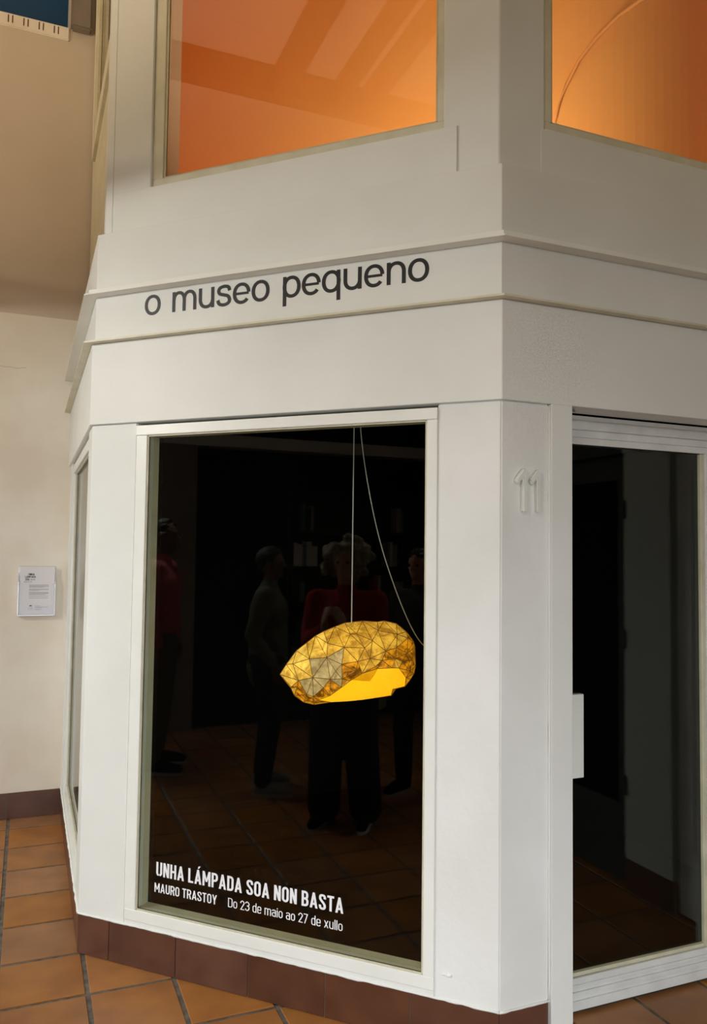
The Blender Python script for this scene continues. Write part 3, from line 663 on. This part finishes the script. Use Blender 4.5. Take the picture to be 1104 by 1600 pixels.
# back half
random.seed(11)
bp_ = list(outl); nb0 = len(bp_)
inb = [(x, y) for x in range(170, 960, 125) for y in range(215, 640, 115) if inpoly((x, y), outl) and dist_out((x, y)) > 50]
inb = [(x + random.uniform(-22, 22), y + random.uniform(-20, 20)) for x, y in inb]
vb, eb, fb, _, _, _ = delaunay_2d_cdt([Vector(p) for p in bp_ + inb], [(i, (i + 1) % nb0) for i in range(nb0)], [], 0, 1e-3)
bv = [LP(v.x, v.y, 0 if dist_out(v) < 2 else bulge(v, .16) + random.uniform(-.012, .012)) for v in vb]
for f in fb:
    c = sum((vb[i] for i in f), Vector((0, 0))) / len(f)
    if not inpoly(c, outl): continue
    panel(*[bv[i] for i in f[:3]], GOLD[random.choice((0, 0, 1, 3))])
# folded flap inside the opening, and the hanging point
fp = [LP(560, 515, -.02), LP(645, 458, -.05), LP(755, 428, -.06), LP(735, 490, -.01), LP(700, 549, .01), LP(650, 546, .0), LP(575, 540, .0)]
for t in ((0, 1, 6), (1, 5, 6), (1, 4, 5), (1, 3, 4), (1, 2, 3)): panel(fp[t[0]], fp[t[1]], fp[t[2]], FLAP, inner_mat=FLAP, nm='folded_flap')
bm = bmesh.new(); bmesh.ops.create_uvsphere(bm, u_segments=14, v_segments=10, radius=.03); o = obj('bulb', bm, M('lit_bulb', (1, .85, .5), .4, emit=(1, .8, .4), estr=4), lamp, smooth=True); o.location = (.03, 0, .03)
pl = bpy.data.lights.new('lamp_light', 'POINT'); pl.energy = 1.0; pl.color = (1, .68, .25); pl.shadow_soft_size = .03
plo = bpy.data.objects.new('lamp_light', pl); COL.objects.link(plo); plo.location = CEN + Vector((.03, -.04, -.02))
def on_dep(x, y, dep):
    d = px2dir(x, y); return o3 + d * (dep / d.dot(FW))
top = on_dep(549, 972, DEP); 
cab = thing('lamp_cable', 'pale straight cord the golden lamp hangs from', 'cable', top)
bm = bmesh.new(); tube(bm, [(0, 0, -.05), (0, 0, 2.60 - top.z)], .0026, 8); obj('cord', bm, CABLE, cab)
bm = bmesh.new(); tube(bm, [(0, 0, 2.585 - top.z), (0, 0, 2.62 - top.z)], .04, 20); obj('ceiling_rose', bm, FRAME, cab)
cpts = [(563, 640), (563, 668), (568, 715), (576, 765), (586, 815), (598, 862), (612, 905), (628, 948), (645, 985), (663, 1010), (700, 1040)]
bm = bmesh.new(); cp = [on_dep(x, y, DEP + .01 * i) for i, (x, y) in enumerate(cpts)]
sm = []
for i in range(len(cp) - 1):
    p0, p1, p2, p3 = cp[max(i - 1, 0)], cp[i], cp[i + 1], cp[min(i + 2, len(cp) - 1)]
    for q in range(5):
        t = q / 5; sm.append(.5 * ((2 * p1) + (p2 - p0) * t + (2 * p0 - 5 * p1 + 4 * p2 - p3) * t * t + (3 * p1 - p0 - 3 * p2 + p3) * t ** 3))
sm.append(cp[-1]); sm = [Vector((cp[0].x, cp[0].y, 2.62))] + sm
e = sm[-1]; sm += [e + Vector((.03, .01, -.3)), Vector((e.x + .05, e.y + .02, .009))]
tube(bm, sm, .0022, 8); tag(obj('power_cord', bm, CABLE), 'thin pale power cord curving down to the right behind the lamp', 'cable')

# ------------------------------------------------------------------ surroundings seen only as reflections
# neighbouring shop on the right (mirrored in the door glass)
XR = 2.70
NB = Face((XR, 2.197), (0, -1), (-1, 0))
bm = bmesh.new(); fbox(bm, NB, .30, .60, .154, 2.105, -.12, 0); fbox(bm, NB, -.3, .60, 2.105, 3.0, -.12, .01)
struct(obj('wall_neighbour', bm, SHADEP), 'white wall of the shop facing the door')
bm = bmesh.new(); fbox(bm, NB, .60, 2.6, 2.105, 3.0, -.12, .01); fbox(bm, NB, 1.30, 2.6, .154, 2.105, -.12, 0)
struct(obj('wall_neighbour_far', bm, GREYD), 'wall darkened for a dim reflection, further along the facing shop')
skirting('baseboard_neighbour', NB, .30, .60, [], 'brown tile skirting of the facing shop'); skirting('baseboard_neighbour_far', NB, 1.3, 2.6, [1.6, 1.9, 2.2], 'brown tile skirting further along the facing shop')
def simple_door(name, F, u0, u1, lab, zg=.38, d=-.04, mat=GREYB):
    t = struct(thing(name, lab, 'door', F.P(u0, 0, d))); del t['category']
    for nm, a, b, c, e in (('bottom_rail', u0, u1, .01, zg), ('top_rail', u0, u1, 1.98, 2.10), ('side_stile', u0, u0 + .09, zg, 1.98), ('side_stile', u1 - .09, u1, zg, 1.98)):
        bm = bmesh.new(); fbox(bm, F, a, b, c, e, d - .04, d); bev(bm, .002); obj(nm, local(bm, t), mat, t)
    bm = bmesh.new(); fbox(bm, F, u0 + .09, u1 - .09, zg, 1.98, d - .03, d - .02); obj('glass_panel', local(bm, t), BLACK, t)
    return t
simple_door('door_2', NB, .60, 1.30, 'grey framed door of the facing shop, further from us', mat=GREYD)
simple_door('door_3', NB, -.12, .30, 'white framed side light of the facing shop, nearest the corner', .30, mat=ALU)
for z in (1.78, 1.15, .45):
    bm = bmesh.new(); fbox(bm, NB, .585, .612, z, z + .09, -.01, .012); struct(obj('trim_hinge', bm, GASKET), 'dark door hinge')
# opposite side of the arcade
OPX = -3.5
OP = Face((OPX, 0), (0, 1), (1, 0))
bm = bmesh.new(); fbox(bm, OP, 2.23, 3.0, .0, 2.55, -.2, 0); fbox(bm, OP, -2.2, -1.2, 0, 2.55, -.2, 0)
struct(obj('wall_opposite', bm, GREYB), 'grey wall across the arcade')
bm = bmesh.new(); fbox(bm, OP, -2.2, 5.16, 2.55, 2.66, -.2, .02); struct(obj('trim_20', bm, ALU), 'pale header beam across the arcade')
bm = bmesh.new(); fbox(bm, OP, -2.2, 5.16, 2.66, 3.0, -.2, .0); struct(obj('wall_opposite_head', bm, DARK))
bm = bmesh.new(); box(bm, -5.3, -5.2, -2.3, 3.0, 0, 3.0); box(bm, -5.2, -3.7, 2.9, 3.0, 0, 3.0); box(bm, -5.2, -3.7, -2.3, -2.2, 0, 3.0)
struct(obj('wall_bookshop', bm, DARK), 'dark walls of the bookshop')
bm = bmesh.new(); box(bm, -5.2, -3.601, -2.2, 2.9, -.06, -.0); struct(obj('floor_bookshop', bm, DARK))
bm = bmesh.new(); box(bm, -5.3, -.60, -2.3, 5.15, 3.0, 3.25); box(bm, -.60, 2.7, -2.3, -.9, 3.0, 3.25)
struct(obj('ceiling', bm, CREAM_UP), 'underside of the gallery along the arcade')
bm = bmesh.new(); box(bm, -.6, 2.7, -2.3, -2.2, 0, 3.0); box(bm, -3.5, -.6, -2.3, -2.2, 0, 3.0); struct(obj('wall_back', bm, GREYB))
# roof and its beams, mirrored in the upper pane
bm = bmesh.new(); box(bm, -7, 4.5, -5, 7, 6.75, 6.85); struct(obj('ceiling_roof', bm, CREAM_UP), 'pale roof boarding high above')
for nm, a in (('trim_21', (-4.35, -4.15, -5, 7)), ('trim_22', (-4.15, 4.5, 1.28, 1.46)), ('trim_23', (-4.15, 4.5, .35, .45)), ('trim_24', (-4.15, 4.5, .70, .78))):
    bm = bmesh.new(); box(bm, *a, 6.45, 6.75); struct(obj(nm, bm, WOOD), 'roof beam')
# ceiling lamps under the gallery
for k, (x, y) in enumerate(((-2.3, 2.9), (-1.3, .2), (1.0, -1.6))):
    t = thing('ceiling_light', ('square ceiling light of the gallery nearest the cream wall', 'square ceiling light of the gallery beside the bookshop', 'square ceiling light of the gallery behind the viewer')[k], 'ceiling light', (x, y, 3.0), 'square gallery lights')
    bm = bmesh.new(); box(bm, -.34, .34, -.34, .34, -.05, 0); bev(bm, .01); obj('housing', bm, ALU, t)
    bm = bmesh.new(); box(bm, -.30, .30, -.30, .30, -.056, -.05); obj('diffuser', bm, M('lamp_diffuser', (.9, .9, .9), .6, emit=(1, .97, .92), estr=2), t)
t = thing('ceiling_spot', 'small round pink lamp on the bookshop ceiling', 'ceiling light', (-4.36, .14, 3.0))
bm = bmesh.new(); tube(bm, [(0, 0, -.12), (0, 0, 0)], .11, 20); obj('housing', bm, M('pink_lamp', (.8, .25, .3), .5, emit=(1, .3, .35), estr=1.2), t)
# bookcase
bc = thing('bookcase', 'dark wooden bookcase across the arcade', 'bookcase', (-3.72, .35, 0))
def bcp(nm, *a):
    bm = bmesh.new(); box(bm, *a); return obj(nm, local(bm, bc), WOOD, bc)
bcp('side_panel', -3.86, -3.58, -.62, -.59, 0, 2.2); bcp('side_panel', -3.86, -3.58, 1.32, 1.35, 0, 2.2); bcp('back_panel', -3.88, -3.86, -.62, 1.35, 0, 2.2)
shelf_z = (.12, .45, .78, 1.12, 1.46, 1.80)
for z in shelf_z + (2.17,): bcp('shelf', -3.86, -3.58, -.59, 1.32, z - .025, z)
bcol = [M('book_%s' % n, c, .6) for n, c in (('white', (.7, .72, .7)), ('teal', (.12, .26, .28)), ('grey', (.35, .37, .36)), ('black', (.02, .02, .02)), ('cream', (.6, .56, .42)), ('red', (.3, .03, .02)))]
bname = ['white', 'teal', 'grey', 'black', 'cream', 'red']
random.seed(5)
ordn = ['lowest', 'second lowest', 'third', 'fourth', 'fifth', 'top']
nth = ['first', 'second', 'third', 'fourth', 'fifth', 'sixth', 'seventh', 'eighth', 'ninth', 'tenth', 'eleventh', 'twelfth', 'thirteenth', 'fourteenth', 'fifteenth', 'sixteenth', 'seventeenth', 'eighteenth']
runs = {1: [(1.28, 3), (.60, 4)], 2: [(1.25, 4), (.45, 6)], 3: [(1.30, 3), (.45, 8)], 4: [(1.28, 5), (.30, 3)], 5: [(1.2, 3), (.2, 3)]}
for si, rl in runs.items():
    z = shelf_z[si]; cnt = 0
    for y, n in rl:
        for q in range(n):
            wd = random.uniform(.028, .058); h = random.uniform(.18, .27); k = random.choice((1, 2, 2, 3, 3, 4, 5, 3) if si != 4 else (0, 1, 0, 2))
            bt = thing('book', '%s book, %s from the left on the %s shelf of the bookcase' % (bname[k], nth[cnt], ordn[si]), 'book', (-3.66, y - wd / 2, z), 'books in the dark bookcase'); cnt += 1
            bm = bmesh.new(); box(bm, -.07, .075, -wd / 2, wd / 2 - .002, 0, h); bev(bm, .002); obj('cover', bm, bcol[k], bt)
            y -= wd + .001
z = shelf_z[4]
for q, nm in enumerate(('lowest', 'second', 'third', 'fourth', 'topmost')):
    bt = thing('book', 'pale book, %s of the lying stack on the fifth shelf of the bookcase' % nm, 'book', (-3.66, .78, z), 'books in the dark bookcase')
    bm = bmesh.new(); box(bm, -.07, .075, -.13 + .01 * (q % 3), .12 + .008 * (q % 2), 0, .028); bev(bm, .002); obj('cover', bm, bcol[(0, 2, 0, 1, 0)[q]], bt); z += .0285

# ------------------------------------------------------------------ people standing left of the camera (mirrored in the shop window)
def ball(bm, c, r, sc=(1, 1, 1), rot=None):
    m = Matrix.Translation(Vector(c)) @ (rot.to_matrix().to_4x4() if rot else Matrix.Identity(4)) @ Matrix.Diagonal((*[r * s for s in sc], 1))
    bmesh.ops.create_uvsphere(bm, u_segments=16, v_segments=10, radius=1, matrix=m)
def limb(bm, pts, rs):
    for (p, q, a, b) in zip(pts[:-1], pts[1:], rs[:-1], rs[1:]):
        p = Vector(p); q = Vector(q); d = q - p
        rot = d.to_track_quat('Z', 'Y').to_matrix().to_4x4()
        bmesh.ops.create_cone(bm, cap_ends=True, segments=14, radius1=a, radius2=b, depth=d.length, matrix=Matrix.Translation((p + q) / 2) @ rot)
        ball(bm, p, a)
    ball(bm, pts[-1], rs[-1])
def fuse(bm, name, mat, parent, vox=.013, sm=4):
    me = bpy.data.meshes.new('tmp'); bm.to_mesh(me); bm.free(); o = bpy.data.objects.new('tmp', me); COL.objects.link(o)
    r = o.modifiers.new('r', 'REMESH'); r.mode = 'VOXEL'; r.voxel_size = vox
    s = o.modifiers.new('s', 'SMOOTH'); s.iterations = sm; s.factor = .5
    bpy.context.view_layer.update()
    m2 = bpy.data.meshes.new_from_object(o.evaluated_get(bpy.context.evaluated_depsgraph_get())); m2.name = name
    bpy.data.objects.remove(o); bpy.data.meshes.remove(me)
    for p in m2.polygons: p.use_smooth = True
    m2.materials.clear(); m2.materials.append(mat)
    q = bpy.data.objects.new(name, m2); COL.objects.link(q); q.parent = parent; return q
SKIN = M('skin', (.42, .23, .15), .6); DSKIN = M('shaded_skin', (.16, .08, .05), .6)  # second skin is darkened so those mirrored faces look unlit
def hand(bm, wr, dr, side, inward, curl=.5):
    """palm and five separate fingers; dr = direction of the hand, inward = palm normal"""
    dr = Vector(dr).normalized(); inw = Vector(inward).normalized(); ac = dr.cross(inw).normalized() * side
    pc = Vector(wr) + dr * .05
    limb(bm, [Vector(wr), pc - ac * .014, pc + dr * .025 - ac * .016], [.021, .022, .018]); limb(bm, [Vector(wr), pc + ac * .014, pc + dr * .025 + ac * .016], [.021, .021, .017])
    for k, ln in enumerate((.068, .078, .073, .056)):
        b = Vector(wr) + dr * .082 + ac * (-.030 + .020 * k) * -1
        k1 = b + (dr + inw * .25 * curl).normalized() * ln * .5; k2 = k1 + (dr + inw * 1.1 * curl).normalized() * ln * .3; k3 = k2 + (dr * .7 + inw * 1.6 * curl).normalized() * ln * .25
        limb(bm, [b, k1, k2, k3], [.0092, .0085, .0078, .0068])
    tb = Vector(wr) + dr * .025 + ac * .022; t1 = tb + (dr * .6 + ac * .7 + inw * .3).normalized() * .035; t2 = t1 + (dr * .9 + ac * .25 + inw * .4).normalized() * .03
    limb(bm, [tb, t1, t2], [.013, .0105, .009])
def person(label, loc, rz, H, top_mat, leg_mat, shoe_mat, hair_mat, hair='short', arms='down', build=1.0, long_top=.0, skin=SKIN, wide=.0):
    t = thing('person', label, 'person', (loc[0], loc[1], 0), rz=rz)
    k = H / 1.75; V = lambda x, y, z: Vector((x * k, y * k, z * k))
    b = build
    hipx = .095 * b; shx = .185 * b
    bm = bmesh.new()
    ball(bm, V(0, -.005, .95), k, (.155 * b, .115 * b, .12)); ball(bm, V(0, 0, 1.10), k, (.14 * b, .10 * b, .14)); ball(bm, V(0, 0, 1.28), k, (.165 * b, .105 * b, .16))
    limb(bm, [V(-shx, -.01, 1.40), V(shx, -.01, 1.40)], [.058 * k, .058 * k]); limb(bm, [V(0, -.01, 1.42), V(0, .015, 1.55)], [.058 * k, .052 * k])
    hz = 1.635
    ball(bm, V(0, .01, hz + .01), k, (.076, .094, .105)); ball(bm, V(0, .045, hz - .055), k, (.052, .055, .055)); ball(bm, V(0, .085, hz - .088), k, (.024, .018, .018))
    limb(bm, [V(0, .098, hz + .012), V(0, .122, hz - .022)], [.009 * k, .015 * k]); limb(bm, [V(-.03, .092, hz + .03), V(.03, .092, hz + .03)], [.013 * k, .013 * k])
    limb(bm, [V(-.02, .093, hz - .054), V(.02, .093, hz - .054)], [.009 * k, .009 * k])
    for s in (-1, 1): ball(bm, V(s * .078, .0, hz - .005), k, (.012, .024, .034))
    ft = ((-hipx - .03, .02), (hipx + .03, -.02))
    an = []
    for s, (fx, fy) in zip((-1, 1), ft):
        limb(bm, [V(s * hipx, 0, .92), V(s * (hipx + .01), .02 + fy, .50), V(fx, fy - .03, .09)], [.088 * b * k, .058 * k, .040 * k])
        limb(bm, [V(fx, fy - .03, .07), V(fx + s * .015, fy + .13, .04)], [.036 * k, .028 * k]); an.append((fx, fy, s))
    arm = {}
    for s in (-1, 1):
        if arms == 'down': el, wr = V(s * (shx + .05), -.03, 1.12), V(s * (shx + .06), .05, .875); dr = (0, .15, -1); iw = (-s, 0, 0)
        elif arms == 'phone': el, wr = V(s * (shx + .04), .03, 1.14), V(s * .06, .27, 1.24); dr = (-s * .15, .5, .8); iw = (-s * .6, -.3, 0)
        elif arms == 'pocket': el, wr = V(s * (shx + .07), -.08, 1.13), V(s * (shx + .02), .07, .93); dr = (-s * .2, .3, -1); iw = (-s, 0, 0)
        sh = V(s * shx, -.01, 1.40); limb(bm, [sh, el, wr], [.052 * b * k, .040 * k, .027 * k]); hand(bm, wr, dr, s, iw, .7); arm[s] = (sh, el, wr)
    fuse(bm, 'body', skin, t, .0095, 2)
    # top
    bm = bmesh.new()
    zb = .93 - long_top
    ball(bm, V(0, 0, 1.28), k, (.188 * b, .128 * b, .175)); ball(bm, V(0, 0, 1.10), k, (.168 * b, .128 * b, .16)); ball(bm, V(0, -.005, zb + .07), k, (.178 * b, .138 * b, .11))
    limb(bm, [V(0, 0, zb + .03), V(0, 0, 1.28)], [.128 * b * k, .125 * b * k])
    limb(bm, [V(-shx, -.01, 1.395), V(shx, -.01, 1.395)], [.072 * k, .072 * k]); limb(bm, [V(0, -.012, 1.43), V(0, 0, 1.475)], [.078 * k, .066 * k])
    for s in (-1, 1):
        sh, el, wr = arm[s]; limb(bm, [sh, el, el.lerp(wr, .9)], [.070 * b * k, .056 * k, .042 * k])
        for q in range(4):   # folds at the elbow and hem
            p = sh.lerp(el, .45 + .17 * q); limb(bm, [p + V(-.03, -.03, 0), p + V(.03, .03, -.01)], [.034 * k, .030 * k])
    fuse(bm, 'jacket' if long_top > .05 else 'shirt', top_mat, t, .011, 3)
    bm = bmesh.new()
    ball(bm, V(0, -.005, .93), k, (.168 * b, .128 * b, .12))
    for s, (fx, fy) in zip((-1, 1), ft):
        limb(bm, [V(s * hipx, 0, .90), V(s * (hipx + .01), .02 + fy, .50), V(fx, fy - .03, .10)], [(.100 + wide * .25) * b * k, (.074 + wide) * k, (.062 + wide * 1.2) * k])
    fuse(bm, 'trousers', leg_mat, t, .012, 3)
    for fx, fy, s in an:
        bm = bmesh.new(); limb(bm, [V(fx, fy - .055, .050), V(fx + s * .008, fy + .05, .050), V(fx + s * .02, fy + .155, .036)], [.046 * k, .044 * k, .034 * k]); limb(bm, [V(fx, fy - .04, .05), V(fx, fy - .035, .10)], [.045 * k, .046 * k])
        o = fuse(bm, 'shoe', shoe_mat, t, .009, 2)
        for v in o.data.vertices: v.co.z = max(v.co.z, .014 * k)
        bm = bmesh.new(); n = 20; prism(bm, [V(fx + s * (.008 + .015 * max(0, math.sin(a * 2 * PI / n))) + .043 * math.cos(a * 2 * PI / n), fy + .045 + .145 * math.sin(a * 2 * PI / n), 0)[:2] for a in range(n)], 0, .02 * k)
        sl = obj('sole', bm, M('pale_sole', (.5, .5, .5), .6)); sl.parent = o
    bm = bmesh.new()
    if hair == 'curly':
        ball(bm, V(0, -.015, hz + .035), k, (.098, .105, .105)); ball(bm, V(0, -.06, hz - .04), k, (.09, .06, .10))
        for q in range(120):
            a = random.uniform(0, 2 * PI); e = random.uniform(-.75, 1.57); r = random.uniform(.09, .165)
            d = Vector((math.cos(a) * math.cos(e), math.sin(a) * math.cos(e), math.sin(e)))
            if d.y > .35 and d.z < .45: continue
            ball(bm, V(0, -.005, hz + .0) + Vector((d.x * r, d.y * r * .95, d.z * r * .95 + .015)) * k, .027)
        fuse(bm, 'hair', hair_mat, t, .011, 1)
    else:
        ball(bm, V(0, -.014, hz + .035), k, (.081, .094, .092))
        for q in range(70):
            a = random.uniform(0, 2 * PI); e = random.uniform(-.5, 1.57)
            d = Vector((math.cos(a) * math.cos(e), math.sin(a) * math.cos(e), math.sin(e)))
            if d.y > .3 and d.z < .55: continue
            ball(bm, V(d.x * .074, .008 + d.y * .092, hz + .018 + d.z * .100), .017)
        fuse(bm, 'hair', hair_mat, t, .008, 2)
    for s in (-1, 1):
        bm = bmesh.new(); ball(bm, V(s * .031, .0925, hz + .006), .0115 * k); obj('eye', bm, M('eye_dark', (.04, .03, .03), .2), t, smooth=True)
    return t, arm
BLK = M('black_cloth', (.010, .010, .011), .9, spec=.1); REDC = M('dark_red_cardigan', (.30, .022, .022), .85, spec=.1); OLIVE = M('olive_jacket', (.13, .135, .095), .7, spec=.2)
PINK = M('red_shirt', (.42, .10, .10), .8, spec=.1); KHAKI = M('khaki_trousers', (.12, .11, .07), .9); DKHAIR = M('dark_hair', (.008, .006, .005), .6); FAIR = noisy(M('curly_fair_hair', (.25, .21, .13), .6), (.12, .10, .06), (.38, .33, .22), 60)
GREYSH = M('grey_shoe', (.28, .29, .30), .6)
def face_dir(v): return math.atan2(v[1], v[0]) - PI / 2
random.seed(21)
person('woman with curly fair hair, red cardigan and wide black trousers facing the shop window', (-.78, 1.86), face_dir((.80, .60)), 1.64, REDC, BLK, BLK, FAIR, 'curly', 'phone', 1.06, .10, wide=.035)
person('person in a loose olive jacket, black trousers and grey trainers', (-1.585, 2.10), face_dir((.38, -.92)), 1.62, OLIVE, BLK, GREYSH, DKHAIR, 'short', 'pocket', 1.14, .12, skin=DSKIN)
person('tall dark-haired man in a red shirt and khaki trousers standing furthest left', (-2.35, 2.70), face_dir((.38, -.92)), 1.82, PINK, KHAKI, BLK, DKHAIR, 'short', 'down', 1.08, skin=DSKIN)
p4, a4 = person('person in dark clothes holding a paper sheet low at the side', (-1.15, 1.18), face_dir((.55, .83)), 1.62, M('dark_grey_top', (.03, .03, .032), .9), BLK, BLK, DKHAIR, 'short', 'down')
wr = a4[-1][2]; mw = Matrix.Translation(Vector((-1.15, 1.18, 0))) @ Matrix.Rotation(face_dir((.55, .83)), 4, 'Z')
pw = mw @ (wr + Vector((0.02, .05, -.10)))
bm = bmesh.new(); fbox(bm, Face((0, 0), (S5, S5), (S5, -S5)), -.07, .07, -.15, .02, 0, .002)
o = tag(obj('paper_sheet', bm, PAPER), 'folded pale paper sheet held low in a hand', 'paper'); o.location = pw + Vector((.03, .03, 0))
